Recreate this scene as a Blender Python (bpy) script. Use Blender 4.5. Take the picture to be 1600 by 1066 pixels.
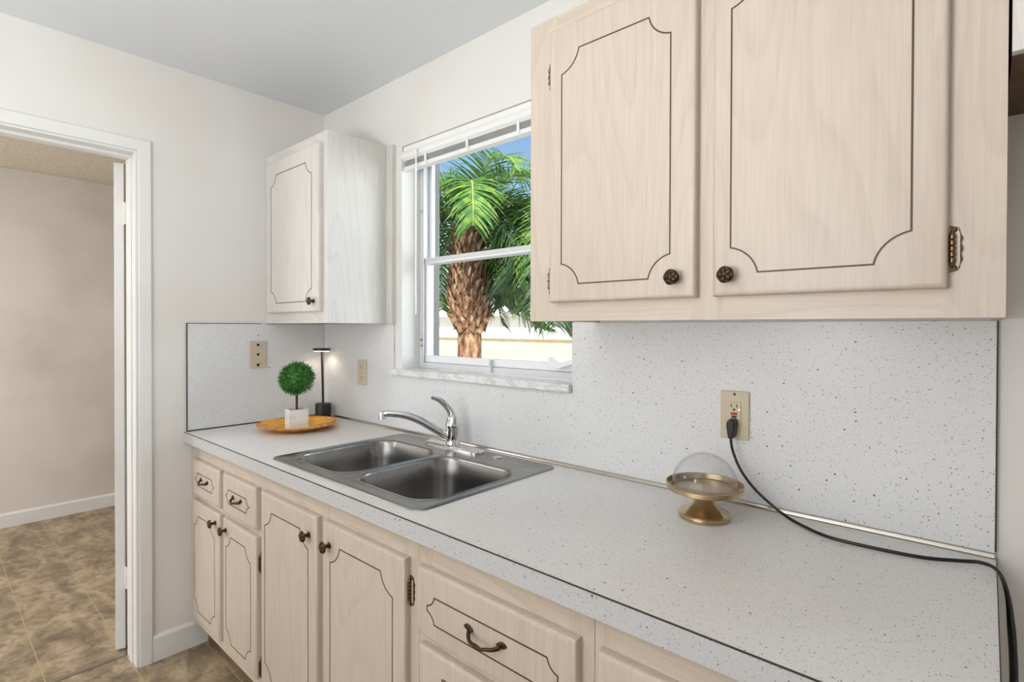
import bpy, bmesh, math, random
from mathutils import Vector, Matrix, noise
for o in list(bpy.data.objects): bpy.data.objects.remove(o)
SC = bpy.context.scene
COL = SC.collection
PI = math.pi
sin, cos = math.sin, math.cos

# ------------------------------------------------------------------ camera
cam = bpy.data.cameras.new('camera'); camo = bpy.data.objects.new('camera', cam); COL.objects.link(camo)
yaw, pitch, roll = .7290, -.0084, .0023
fw = Vector((-sin(yaw), cos(yaw), 0)); rt = Vector((cos(yaw), sin(yaw), 0)); up = Vector((0, 0, 1))
fw2 = fw*cos(pitch)+up*sin(pitch); up2 = up*cos(pitch)-fw*sin(pitch)
rt3 = rt*cos(roll)+up2*sin(roll); up3 = up2*cos(roll)-rt*sin(roll)
M = Matrix((rt3, up3, -fw2)).transposed().to_4x4(); M.translation = Vector((2.5112, -1.3842, 1.3543))
camo.matrix_world = M
cam.sensor_width = 36; cam.lens = 833.06*36/1600; cam.shift_y = (519.0-533)/1600
cam.clip_start = .02; cam.clip_end = 300
SC.camera = camo
SC.view_settings.view_transform = 'Standard'; SC.view_settings.look = 'None'
SC.view_settings.gamma = 1; SC.view_settings.use_curve_mapping = False
SC.view_settings.exposure = -0.04

# ------------------------------------------------------------------ world + lights
w = bpy.data.worlds.new('world'); SC.world = w; w.use_nodes = True
nt = w.node_tree; bg = nt.nodes['Background']
sky = nt.nodes.new('ShaderNodeTexSky'); sky.sky_type = 'NISHITA'; sky.sun_disc = False
sky.sun_elevation = math.radians(50); sky.sun_rotation = math.radians(150); sky.air_density = 1.0; sky.dust_density = 2.0; sky.ozone_density = 1.5
nt.links.new(sky.outputs[0], bg.inputs[0]); bg.inputs[1].default_value = .22

def light(name, typ, loc, aim, power, col, size=None, sizey=None):
    l = bpy.data.lights.new(name, typ); o = bpy.data.objects.new(name, l); COL.objects.link(o)
    o.location = loc; d = Vector(aim)-Vector(loc); o.rotation_euler = d.to_track_quat('-Z', 'Y').to_euler()
    l.energy = power; l.color = col
    if typ == 'AREA':
        l.shape = 'RECTANGLE'; l.size = size; l.size_y = sizey or size
    return o
s = light('sun_light', 'SUN', (6, -6, 9), (0, 2, 0), 7, (1, .95, .86)); s.data.angle = .01
# an assumed kitchen lamp near the ceiling behind the camera, an added ceiling fill, an added soft fill at the front wall, an added fill outside the sink window
gl_ = light('assumed_kitchen_lamp', 'POINT', (1.5, -2.45, 2.05), (2.2, -2.3, 0), 17, (1, .93, .86)); gl_.data.shadow_soft_size = .17  # assumed lamp out of view, a warm point light without a fixture
cfill = light('ceiling_fill', 'AREA', (1.9, -1.95, 1.3), (1.75, -1.8, 2.42), 31, (.95, .98, 1.0), .35, .35)  # upward area light added out of view to make the ceiling brighter
light('front_wall_fill', 'AREA', (1.5, -3.36, 1.15), (1.4, 0, .75), 27, (.94, .97, 1.0), 2.4, 1.7)  # added fill behind the camera; the front wall has no door
light('window_side_fill', 'AREA', (1.95, 1.3, 1.8), (.25, -.5, 1.45), 32, (.93, .965, 1.0), 1.1, 1.1)  # area light added outside, brightens the left wall and corner cabinet side
light('dining_top_fill', 'AREA', (-1.2, -2.2, 2.38), (-1.2, -2.2, 0), 20, (.98, .985, .97), .8, .8)  # unseen area light added to brighten the dining room from above
light('dining_left_fill', 'AREA', (-1.5, -3.3, 1.2), (-2.4, -.8, .5), 42, (.97, .98, 1), 1.2, 1.4)  # unseen area light added to brighten the dining wall from the left

# ------------------------------------------------------------------ materials
def srgb(c):
    return tuple((v/255/12.92 if v/255 <= .04045 else ((v/255+.055)/1.055)**2.4) for v in c)+(1,)
def mat(name, col=(200, 200, 200), rough=.5, metal=0, spec=.5, coat=0):
    m = bpy.data.materials.new(name); m.use_nodes = True; b = m.node_tree.nodes['Principled BSDF']
    b.inputs['Base Color'].default_value = srgb(col); b.inputs['Roughness'].default_value = rough
    b.inputs['Metallic'].default_value = metal; b.inputs['Specular IOR Level'].default_value = spec
    b.inputs['Coat Weight'].default_value = coat
    return m
class N:
    def __init__(s, m): s.t = m.node_tree; s.b = s.t.nodes['Principled BSDF']
    def n(s, typ, **kw):
        x = s.t.nodes.new('ShaderNode'+typ)
        for k, v in kw.items():
            if k.startswith('i_'): x.inputs[k[2:].replace('_', ' ')].default_value = v
            else: setattr(x, k, v)
        return x
    def l(s, a, b): s.t.links.new(a, b)
    def coord(s, scale=(1, 1, 1), rnd=True):
        tc = s.n('TexCoord'); mp = s.n('Mapping'); mp.inputs['Scale'].default_value = scale
        if rnd:
            oi = s.n('ObjectInfo'); mul = s.n('VectorMath', operation='SCALE'); mul.inputs[0].default_value = (37, 91, 53)
            s.l(oi.outputs['Random'], mul.inputs['Scale']); ad = s.n('VectorMath', operation='ADD')
            s.l(tc.outputs['Object'], ad.inputs[0]); s.l(mul.outputs[0], ad.inputs[1]); s.l(ad.outputs[0], mp.inputs['Vector'])
        else: s.l(tc.outputs['Object'], mp.inputs['Vector'])
        return mp.outputs[0]
    def ramp(s, fac, stops):
        r = s.n('ValToRGB'); e = r.color_ramp.elements
        while len(e) < len(stops): e.new(.5)
        for i, (p, c) in enumerate(stops):
            e[i].position = p; e[i].color = srgb(c) if max(c) > 1 else (c[0], c[1], c[2], 1)
        s.l(fac, r.inputs[0]); return r.outputs[0]
    def mix(s, fac, a, b, mode='MIX'):
        x = s.n('Mix', data_type='RGBA', blend_type=mode)
        for sock, v in ((x.inputs[0], fac), (x.inputs[6], a), (x.inputs[7], b)):
            if hasattr(v, 'links'): s.l(v, sock)
            elif isinstance(v, (int, float)): sock.default_value = v
            else: sock.default_value = srgb(v)
        return x.outputs[2]
    def bump(s, h, strength=.2, dist=.002):
        x = s.n('Bump'); x.inputs['Strength'].default_value = strength; x.inputs['Distance'].default_value = dist
        s.l(h, x.inputs['Height']); s.l(x.outputs[0], s.b.inputs['Normal'])
def wood(name, base, dark, axis='z', grain=1.0):
    m = mat(name, base, .42); q = N(m)
    st = .05
    sc = {'z': (1, 1, st), 'x': (st, 1, 1)}[axis]
    sc2 = {'z': (1, 1, .22), 'x': (.22, 1, 1)}[axis]
    f = q.n('TexNoise'); f.inputs['Scale'].default_value = 170; f.inputs['Detail'].default_value = 3; q.l(q.coord(sc), f.inputs['Vector'])
    c = q.n('TexNoise'); c.inputs['Scale'].default_value = 3.6; c.inputs['Detail'].default_value = 1.2; c.inputs['Distortion'].default_value = .2; q.l(q.coord(sc2), c.inputs['Vector'])
    mu = q.n('Math', operation='MULTIPLY'); mu.inputs[1].default_value = 17; q.l(c.outputs['Fac'], mu.inputs[0])
    fr = q.n('Math', operation='FRACT'); q.l(mu.outputs[0], fr.inputs[0])
    ring = q.ramp(fr.outputs[0], [(0, (.0, .0, .0)), (.55, (.25, .25, .25)), (.9, (1, 1, 1)), (1, (0, 0, 0))])
    fine = q.ramp(f.outputs['Fac'], [(.38, (0, 0, 0)), (.7, (1, 1, 1))])
    a = q.n('Math', operation='MULTIPLY'); a.inputs[1].default_value = .42*grain; q.l(ring, a.inputs[0])
    b = q.n('Math', operation='MULTIPLY'); b.inputs[1].default_value = .5*grain; q.l(fine, b.inputs[0])
    ad = q.n('Math', operation='ADD'); q.l(a.outputs[0], ad.inputs[0]); q.l(b.outputs[0], ad.inputs[1])
    q.l(q.mix(ad.outputs[0], base, dark), q.b.inputs['Base Color'])
    q.bump(f.outputs['Fac'], .06, .001)
    return m
def speckle(name, base, rough=.35, amount=1.0, tint=None):
    m = mat(name, base, rough); q = N(m); cur = base
    if tint:
        n = q.n('TexNoise'); n.inputs['Scale'].default_value = 1.6; n.inputs['Detail'].default_value = 2; q.l(q.coord(rnd=False), n.inputs['Vector'])
        cur = q.mix(q.ramp(n.outputs['Fac'], [(.4, (0, 0, 0)), (.7, (1, 1, 1))]), base, tint)
    n = q.n('TexNoise'); n.inputs['Scale'].default_value = 260; n.inputs['Detail'].default_value = 2; q.l(q.coord(rnd=False), n.inputs['Vector'])
    dk = tuple(int(v*.90) for v in base)
    cur = q.mix(q.ramp(n.outputs['Fac'], [(.57, (0, 0, 0)), (.70, (.7, .7, .7))]), cur, dk)
    for sc, thr, cut, col in ((55, .115, .78, (95, 90, 84)), (110, .15, .66, (128, 122, 114)), (190, .2, .6, (160, 154, 146))):
        v = q.n('TexVoronoi'); v.inputs['Scale'].default_value = sc; q.l(q.coord(rnd=False), v.inputs['Vector'])
        lt = q.n('Math', operation='LESS_THAN'); lt.inputs[1].default_value = thr*amount; q.l(v.outputs['Distance'], lt.inputs[0])
        sx = q.n('SeparateColor'); q.l(v.outputs['Color'], sx.inputs[0])
        gt = q.n('Math', operation='GREATER_THAN'); gt.inputs[1].default_value = cut; q.l(sx.outputs[0], gt.inputs[0])
        mu = q.n('Math', operation='MULTIPLY'); q.l(lt.outputs[0], mu.inputs[0]); q.l(gt.outputs[0], mu.inputs[1])
        cur = q.mix(mu.outputs[0], cur, col)
    q.l(cur, q.b.inputs['Base Color'])
    return m
def paint(name, base, blot, scale=1.5, lo=.45, hi=.75, rough=.55, bump=.05, fscale=300):
    m = mat(name, base, rough); q = N(m)
    n = q.n('TexNoise'); n.inputs['Scale'].default_value = scale; n.inputs['Detail'].default_value = 5; q.l(q.coord(rnd=False), n.inputs['Vector'])
    q.l(q.mix(q.ramp(n.outputs['Fac'], [(lo, (0, 0, 0)), (hi, (1, 1, 1))]), base, blot), q.b.inputs['Base Color'])
    f = q.n('TexNoise'); f.inputs['Scale'].default_value = fscale; f.inputs['Detail'].default_value = 3; q.l(q.coord(rnd=False), f.inputs['Vector'])
    q.bump(f.outputs['Fac'], bump, .003)
    return m
MT = {}
MT['wall'] = paint('wall_paint', (229, 227, 223), (224, 219, 212))
MT['ceil'] = paint('ceiling_paint', (224, 227, 230), (220, 223, 226))
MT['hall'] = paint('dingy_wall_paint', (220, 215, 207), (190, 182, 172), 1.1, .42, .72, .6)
MT['hallceil'] = paint('popcorn_ceiling', (222, 212, 198), (206, 194, 178), 40, .4, .7, .9, 1.0, 160)
MT['trim'] = paint('white_gloss_paint', (229, 229, 227), (222, 221, 217), 3, .45, .8, .35, .03)
MT['wood'] = wood('pickled_oak_vertical', (204, 190, 175), (190, 175, 160), 'z')
MT['woodx'] = wood('pickled_oak_horizontal', (207, 193, 178), (190, 174, 158), 'x', 1.1)
MT['woodw'] = wood('lit_oak_vertical', (217, 214, 209), (198, 194, 187), 'z', .8)  # pickled oak again, the cool light on it baked in as paler colour
MT['woodlitx'] = wood('lit_oak_horizontal', (215, 211, 206), (194, 189, 182), 'x', .9)
MT['lip'] = wood('tan_oak_edge', (222, 199, 168), (205, 178, 144), 'x', .8)
MT['lam'] = speckle('speckled_laminate', (228, 227, 225), .34, 1.0, (221, 216, 210))
MT['splash'] = speckle('speckled_backsplash', (224, 225, 226), .3, 1.0)
MT['edge'] = speckle('speckled_counter_edge', (196, 197, 198), .35, 1.1)
MT['groove'] = mat('dark_groove_paint', (78, 58, 42), .5)
MT['brown'] = mat('brown_seam', (58, 45, 36), .5)
MT['raw'] = paint('raw_brown_board', (112, 90, 62), (88, 68, 46), 9, .4, .7, .7)
MT['brass'] = mat('antique_brass', (122, 98, 66), .33, 1)
MT['bronze'] = mat('dark_antique_bronze', (74, 60, 44), .38, .9)
MT['stand'] = mat('champagne_brass', (192, 172, 142), .24, 1)
MT['standtop'] = mat('brushed_plate_metal', (168, 152, 130), .3, 1)
MT['chrome'] = mat('chrome', (222, 222, 224), .07, 1)
MT['chromed'] = mat('worn_chrome', (200, 200, 200), .22, 1)
MT['alu'] = mat('aluminium_strip', (186, 178, 170), .2, 1)
MT['winalu'] = mat('painted_aluminium', (214, 216, 218), .4, .15)
MT['winwhite'] = mat('white_window_trim', (236, 237, 238), .35)
MT['blind'] = mat('white_blind_metal', (238, 238, 236), .35)
MT['slat'] = mat('grey_white_slats', (214, 214, 214), .45)
MT['black'] = mat('black_metal', (34, 32, 31), .42)
MT['rubber'] = mat('black_rubber', (16, 16, 17), .35)
MT['ivory'] = mat('ivory_plastic', (205, 192, 166), .35)
MT['pink'] = mat('beige_plastic', (206, 190, 170), .4)
MT['hole'] = mat('dark_slot', (40, 34, 28), .6)
MT['red'] = mat('red_button', (178, 28, 30), .4)
MT['soil'] = mat('brown_moss', (92, 74, 54), .9)
MT['stem'] = mat('brown_twig', (70, 50, 34), .8)
MT['dead'] = mat('rough_concrete', (150, 148, 144), .9)
MT['roof'] = mat('white_roof', (238, 236, 230), .8)
MT['stucco'] = paint('cream_stucco', (224, 206, 176), (214, 194, 162), 3, .4, .7, .9)
MT['stuccow'] = paint('white_stucco', (236, 234, 228), (226, 222, 214), 3, .4, .7, .9)
MT['lawn'] = paint('pale_paving', (206, 200, 188), (186, 180, 168), 2, .4, .7, .95)
# brushed stainless
m = mat('brushed_stainless', (166, 164, 161), .27, 1); q = N(m)
n_ = q.n('TexNoise'); n_.inputs['Scale'].default_value = 60; n_.inputs['Detail'].default_value = 3; q.l(q.coord((.06, 1, 1), False), n_.inputs['Vector'])
q.l(q.mix(n_.outputs['Fac'], (128, 127, 125), (158, 156, 154)), q.b.inputs['Base Color'])
MT['steel'] = m
# gold tray with rusty stipple
m = mat('gold_leaf', (226, 160, 52), .25, .85); q = N(m)
n_ = q.n('TexNoise'); n_.inputs['Scale'].default_value = 45; n_.inputs['Detail'].default_value = 3; q.l(q.coord(rnd=False), n_.inputs['Vector'])
q.l(q.mix(q.ramp(n_.outputs['Fac'], [(.4, (0, 0, 0)), (.62, (1, 1, 1))]), (255, 196, 84), (232, 160, 58)), q.b.inputs['Base Color']); q.bump(n_.outputs['Fac'], .2, .002)
MT['gold'] = m
# marble sill
m = mat('white_marble', (232, 232, 230), .25); q = N(m)
n_ = q.n('TexNoise'); n_.inputs['Scale'].default_value = 9; n_.inputs['Detail'].default_value = 6; n_.inputs['Distortion'].default_value = 1.5; q.l(q.coord((1, 2, 2), False), n_.inputs['Vector'])
q.l(q.mix(q.ramp(n_.outputs['Fac'], [(.5, (0, 0, 0)), (.58, (.8, .8, .8)), (.66, (0, 0, 0))]), (233, 232, 230), (200, 198, 194)), q.b.inputs['Base Color'])
MT['marble'] = m
# washed planter wood
m = mat('washed_planter_wood', (226, 222, 216), .6); q = N(m)
n_ = q.n('TexNoise'); n_.inputs['Scale'].default_value = 90; n_.inputs['Detail'].default_value = 3; q.l(q.coord((.15, .15, 1), False), n_.inputs['Vector'])
q.l(q.mix(q.ramp(n_.outputs['Fac'], [(.45, (0, 0, 0)), (.75, (1, 1, 1))]), (229, 226, 221), (200, 194, 186)), q.b.inputs['Base Color'])
MT['planter'] = m
# leaves
def leafmat(name, a, b, rough=.5, trans=.0):
    m = mat(name, a, rough); q = N(m)
    n_ = q.n('TexNoise'); n_.inputs['Scale'].default_value = 14 if trans else 90; n_.inputs['Detail'].default_value = 2; q.l(q.coord(), n_.inputs['Vector'])
    c = q.mix(q.ramp(n_.outputs['Fac'], [(.38, (0, 0, 0)), (.62, (1, 1, 1))]), a, b)
    q.l(c, q.b.inputs['Base Color'])
    if trans:
        out = q.t.nodes['Material Output']; t = q.n('BsdfTranslucent'); q.l(c, t.inputs[0]); mx = q.n('MixShader'); mx.inputs[0].default_value = trans
        q.l(q.b.outputs[0], mx.inputs[1]); q.l(t.outputs[0], mx.inputs[2]); q.l(mx.outputs[0], out.inputs[0])
    return m
MT['box'] = leafmat('boxwood_green', (96, 164, 66), (38, 92, 52))
MT['palm'] = leafmat('palm_green', (142, 176, 78), (84, 134, 72), .65, .35)
MT['palmd'] = leafmat('old_palm_green', (78, 112, 84), (104, 132, 90), .7, .3)
MT['rachis'] = mat('pale_rachis', (186, 184, 112), .5)
m = mat('palm_boots', (150, 112, 84), .9); q = N(m)
n_ = q.n('TexNoise'); n_.inputs['Scale'].default_value = 22; n_.inputs['Detail'].default_value = 5; q.l(q.coord((1, 1, .4)), n_.inputs['Vector'])
q.l(q.ramp(n_.outputs['Fac'], [(.3, (86, 58, 44)), (.5, (158, 116, 88)), (.7, (214, 184, 156))]), q.b.inputs['Base Color']); q.bump(n_.outputs['Fac'], .8, .02)
MT['boots'] = m
# floor vinyl
m = mat('vinyl_slate_tiles', (150, 128, 98), .42); q = N(m)
tc = q.coord((1, 1, 1), False)
n1 = q.n('TexNoise'); n1.inputs['Scale'].default_value = 5; n1.inputs['Detail'].default_value = 6; n1.inputs['Roughness'].default_value = .62; n1.inputs['Distortion'].default_value = .6
q.l(q.coord((1, 1.7, 1), False), n1.inputs['Vector'])
n2 = q.n('TexNoise'); n2.inputs['Scale'].default_value = 22; n2.inputs['Detail'].default_value = 4; n2.inputs['Distortion'].default_value = .8; q.l(tc, n2.inputs['Vector'])
c = q.ramp(n1.outputs['Fac'], [(.32, (112, 96, 80)), (.46, (146, 128, 104)), (.56, (170, 150, 122)), (.7, (190, 170, 140))])
c = q.mix(q.ramp(n2.outputs['Fac'], [(.5, (0, 0, 0)), (.66, (.55, .55, .55))]), c, (92, 78, 62))
br = q.n('TexBrick'); br.offset = .0; br.inputs['Scale'].default_value = 1; br.inputs['Mortar Size'].default_value = .0022; br.inputs['Mortar Smooth'].default_value = .3
br.inputs['Brick Width'].default_value = .50; br.inputs['Row Height'].default_value = .25
mp = q.n('Mapping'); mp.inputs['Location'].default_value = (.19, 1.06, 0); tcn = q.n('TexCoord'); q.l(tcn.outputs['Object'], mp.inputs['Vector']); q.l(mp.outputs[0], br.inputs['Vector'])
c = q.mix(br.outputs['Fac'], c, (176, 156, 124)); q.l(c, q.b.inputs['Base Color'])
MT['floor'] = m
# thin clear glass
def glass(name, tint=(255, 255, 255), ior=1.45, base=.014):
    m = bpy.data.materials.new(name); m.use_nodes = True; t = m.node_tree; t.nodes.clear()
    out = t.nodes.new('ShaderNodeOutputMaterial'); tr = t.nodes.new('ShaderNodeBsdfTransparent'); gl = t.nodes.new('ShaderNodeBsdfGlossy')
    lw = t.nodes.new('ShaderNodeLayerWeight'); lw.inputs[0].default_value = .5; pw = t.nodes.new('ShaderNodeMath'); pw.operation = 'POWER'; pw.inputs[1].default_value = 5; t.links.new(lw.outputs['Facing'], pw.inputs[0]); fr = t.nodes.new('ShaderNodeMath'); fr.operation = 'MULTIPLY_ADD'; fr.inputs[1].default_value = ior; fr.inputs[2].default_value = base; t.links.new(pw.outputs[0], fr.inputs[0]); mx = t.nodes.new('ShaderNodeMixShader')
    tr.inputs[0].default_value = srgb(tint); gl.inputs['Roughness'].default_value = .01
    t.links.new(fr.outputs[0], mx.inputs[0]); t.links.new(tr.outputs[0], mx.inputs[1]); t.links.new(gl.outputs[0], mx.inputs[2]); t.links.new(mx.outputs[0], out.inputs[0])
    return m
MT['pane'] = glass('window_glass', (248, 251, 250), .2, .002)
MT['dome'] = glass('dome_glass', (254, 254, 254), .9, .028)
m = mat('lamp_diffuser', (255, 240, 220), .5); b = m.node_tree.nodes['Principled BSDF']; b.inputs['Emission Color'].default_value = (1, .82, .62, 1); b.inputs['Emission Strength'].default_value = 2.5
MT['glow'] = m
m = mat('green_led', (190, 220, 40), .5); b = m.node_tree.nodes['Principled BSDF']; b.inputs['Emission Color'].default_value = (.7, .9, .1, 1); b.inputs['Emission Strength'].default_value = 1.2
MT['led'] = m

# ------------------------------------------------------------------ mesh helpers (world coordinates)
class MB:
    def __init__(s): s.v = []; s.f = []
    def add(s, vs, fs):
        k = len(s.v); s.v += [tuple(v) for v in vs]; s.f += [tuple(i+k for i in f) for f in fs]; return s
    def box(s, x0, x1, y0, y1, z0, z1):
        return s.add([(x0, y0, z0), (x1, y0, z0), (x1, y1, z0), (x0, y1, z0), (x0, y0, z1), (x1, y0, z1), (x1, y1, z1), (x0, y1, z1)],
                     [(0, 3, 2, 1), (4, 5, 6, 7), (0, 1, 5, 4), (1, 2, 6, 5), (2, 3, 7, 6), (3, 0, 4, 7)])
    def obox(s, M, x0, x1, y0, y1, z0, z1):
        b = MB().box(x0, x1, y0, y1, z0, z1); return s.add([M @ Vector(v) for v in b.v], b.f)
    def lathe(s, prof, c=(0, 0, 0), n=40, M=None, mod=None, cap=True):
        vs = []; fs = []; m = len(prof)
        for i, (r, z) in enumerate(prof):
            for k in range(n):
                a = 2*PI*k/n; rr, zz = (mod(r, z, a, i) if mod else (r, z))
                p = Vector((rr*cos(a), rr*sin(a), zz))
                if M: p = M @ p
                vs.append(p+Vector(c))
        for i in range(m-1):
            for k in range(n): fs.append((i*n+k, i*n+(k+1) % n, (i+1)*n+(k+1) % n, (i+1)*n+k))
        if cap: fs.append(tuple(range(n))[::-1]); fs.append(tuple((m-1)*n+k for k in range(n)))
        return s.add(vs, fs)
    def tube(s, pts, r, n=10, cap=True, flat=None):
        pts = [Vector(p) for p in pts]; N_ = len(pts); rs = r if isinstance(r, (list, tuple)) else [r]*N_
        fl = flat if flat else [1]*N_
        t0 = (pts[1]-pts[0]).normalized(); ref = Vector((0, 0, 1)) if abs(t0.z) < .9 else Vector((0, 1, 0))
        u = t0.cross(ref).normalized(); vs = []; fs = []
        for i, p in enumerate(pts):
            t = (pts[min(i+1, N_-1)]-pts[max(i-1, 0)]).normalized(); u = (u-t*u.dot(t)).normalized(); v = t.cross(u)
            for k in range(n):
                a = 2*PI*k/n; vs.append(p+u*(rs[i]*cos(a))+v*(rs[i]*fl[i]*sin(a)))
        for i in range(N_-1):
            for k in range(n): fs.append((i*n+k, i*n+(k+1) % n, (i+1)*n+(k+1) % n, (i+1)*n+k))
        if cap: fs.append(tuple(range(n))[::-1]); fs.append(tuple((N_-1)*n+k for k in range(n)))
        return s.add(vs, fs)
    def cyl(s, a, b, r, n=16): return s.tube([a, b], r, n)
    def prism(s, poly, f0, f1):
        """poly: 2D outline; f0/f1 map a 2D point to the two end points"""
        n = len(poly); vs = [f0(*p) for p in poly]+[f1(*p) for p in poly]
        fs = [tuple(range(n))[::-1], tuple(range(n, 2*n))]+[(i, (i+1) % n, n+(i+1) % n, n+i) for i in range(n)]
        return s.add(vs, fs)
    def build(s, name, m, parent=None, smooth=False, bevel=0, seg=2):
        me = bpy.data.meshes.new(name); off = Vector(parent['_w']) if parent is not None else Vector((0, 0, 0))
        me.from_pydata([Vector(v)-off for v in s.v], [], s.f); me.update()
        bm = bmesh.new(); bm.from_mesh(me); bmesh.ops.recalc_face_normals(bm, faces=bm.faces); bm.to_mesh(me); bm.free()
        me.materials.append(m)
        o = bpy.data.objects.new(name, me); COL.objects.link(o)
        if parent is not None: o.parent = parent; o['_w'] = tuple(off)
        else: o['_w'] = (0, 0, 0)
        if smooth:
            me.shade_smooth()
            try: me.set_sharp_from_angle(angle=math.radians(38))
            except Exception: pass
        if bevel:
            b = o.modifiers.new('bevel', 'BEVEL'); b.width = bevel; b.segments = seg; b.limit_method = 'ANGLE'
            b.harden_normals = False
        return o
def tag(o, label=None, cat=None, group=None, kind=None):
    if label: o['label'] = label
    if cat: o['category'] = cat
    if group: o['group'] = group
    if kind: o['kind'] = kind
    return o
def thing(name, loc, label, cat, group=None):
    o = bpy.data.objects.new(name, None); COL.objects.link(o); o.location = loc; o['_w'] = tuple(loc); o.empty_display_size = .05
    return tag(o, label, cat, group)
def recenter(o):
    """move a one-mesh thing's origin to its base"""
    vs = [v.co for v in o.data.vertices]; c = Vector(((min(v.x for v in vs)+max(v.x for v in vs))/2, (min(v.y for v in vs)+max(v.y for v in vs))/2, min(v.z for v in vs)))
    for v in o.data.vertices: v.co = v.co-c
    o.location = c; return o
def struct(name, mb, m, parent=None, **kw):
    o = mb.build(name, m, parent, **kw)
    if parent is None: o['kind'] = 'structure'
    return o
def smoothpath(pts, k=8):
    pts = [Vector(p) for p in pts]; out = []
    P = [pts[0]*2-pts[1]]+pts+[pts[-1]*2-pts[-2]]
    for i in range(1, len(P)-2):
        a, b, c, d = P[i-1:i+3]
        for j in range(k):
            t = j/k; out.append(.5*((2*b)+(c-a)*t+(2*a-5*b+4*c-d)*t*t+(3*b-a-3*c+d)*t**3))
    out.append(pts[-1]); return out

HC = 2.4217; ZC = .914; ZT = 1.371
WX0, WX1, WZ0, WZ1 = .644, 1.536, 1.150, 2.124
# ------------------------------------------------------------------ room shell
KX1, KY0 = 4.2, -3.45
b = MB(); b.box(-2.6, KX1+.15, KY0-.15, .2, -.12, 0); struct('floor', b, MT['floor'])
b = MB(); b.box(0, KX1+.15, KY0-.15, .2, HC, HC+.15); struct('ceiling', b, MT['ceil'])
b = MB(); b.box(-2.6, 0, KY0-.15, .2, HC+.001, HC+.15); struct('ceiling_dining', b, MT['hallceil'])
b = MB(); y0, y1 = 0, .20
b.box(0, WX0, y0, y1, 0, HC); b.box(WX1, KX1+.15, y0, y1, 0, HC); b.box(WX0, WX1, y0, y1, 0, WZ0-.002); b.box(WX0, WX1, y0, y1, WZ1, HC)
struct('wall_back', b, MT['wall'])
DY0, DY1, DZ = -1.62, -.797, 2.049      # doorway in the left wall
b = MB(); b.box(-.12, 0, DY1, .2, 0, HC); b.box(-.12, 0, KY0-.15, DY0, 0, HC); b.box(-.12, 0, DY0, DY1, DZ, HC); struct('wall_left', b, MT['wall'])
b = MB(); b.box(-2.6, KX1, KY0-.15, KY0, 0, HC); struct('wall_front', b, MT['wall'])
b = MB(); b.box(KX1, KX1+.15, KY0-.15, .0, 0, HC); struct('wall_right', b, MT['wall'])
b = MB(); b.box(-2.57, -2.42, KY0, .2, 0, HC); struct('wall_dining_far', b, MT['hall'])
b = MB(); b.box(-2.42, -.12, .05, .2, 0, HC); struct('wall_dining_side', b, MT['hall'])
def board(name, x0, x1, y0, y1, h, thin='x', side=1):
    b = MB()
    if thin == 'x':
        prof = [(0, 0), (side*.012, 0), (side*.012, h-.012), (side*.006, h), (0, h)]
        b.prism(prof, lambda a, z: (x0+a, y0, z), lambda a, z: (x0+a, y1, z))
    return struct(name, b, MT['trim'])
board('baseboard_dining', -2.42, 0, KY0, .05, .095)
board('baseboard_left', 0, 0, -.752, -.548, .105)
# door casing + jamb
b = MB()
def cas(b, poly, f0, f1): b.prism(poly, f0, f1)
W = .046
cp = [(0, 0), (0, .010), (.004, .012), (.034, .0135), (W-.004, .0135), (W, .010), (W, 0)]
b.prism(cp, lambda a, h: (h, DY1+a, 0), lambda a, h: (h, DY1+a, DZ+a))
b.prism(cp, lambda a, h: (h, DY1+a, DZ+a), lambda a, h: (h, DY0-a, DZ+a))
b.prism(cp, lambda a, h: (h, DY0-a, DZ+a), lambda a, h: (h, DY0-a, 0))
struct('trim_1', b, MT['trim'])
b = MB(); J = .009
b.box(-.13, .004, DY1-J, DY1, 0, DZ); b.box(-.13, .004, DY0, DY0+J, 0, DZ); b.box(-.13, .004, DY0+J, DY1-J, DZ-J, DZ)
b.box(-.094, -.045, DY1-J-.004, DY1-J, 0, DZ-J); b.box(-.094, -.045, DY0+J, DY0+J+.012, 0, DZ-J); b.box(-.094, -.045, DY0+J+.012, DY1-J-.004, DZ-J-.012, DZ-J)
struct('trim_2', b, MT['trim'], bevel=.0015)
b = MB(); b.box(-.150, -.125, DY0, DY1-J, 0, .004); struct('trim_3', b, MT['alu'], bevel=.001)
# door slab, swung open into the dining room, hinge edge towards the kitchen
d = thing('door_1', (-.17, -.83, 0), None, None); d['kind'] = 'structure'
Md = Matrix.Translation((-.166, -.805, 0)) @ Matrix.Rotation(math.radians(-26), 4, 'Z')
b = MB(); b.obox(Md, -.76, 0, -.035, 0, .012, 2.032); b.build('door_slab', MT['trim'], d, bevel=.0015)
for i, z in enumerate((1.822, .313)):
    b = MB(); b.box(-.170, -.131, -.8065, -.8062, z-.045, z+.045)
    for k in range(5): b.cyl((-.148, -.806, z-.045+k*.018+.001), (-.148, -.806, z-.045+(k+1)*.018-.0015), .0055, 10)
    b.build('hinge', MT['trim'], d)
kc = Md @ Vector((-.70, -.035, .95)); kd = Md.to_3x3() @ Vector((0, -1, 0)); Mk = kd.to_track_quat('Z', 'Y').to_matrix().to_4x4()
b = MB(); b.lathe([(.025, 0), (.024, .004), (.010, .006), (.010, .03), (.02, .034), (.027, .044), (.024, .060), (.002, .066)], kc, 20, Mk)
b.build('door_knob', MT['brass'], d, smooth=True)

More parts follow.
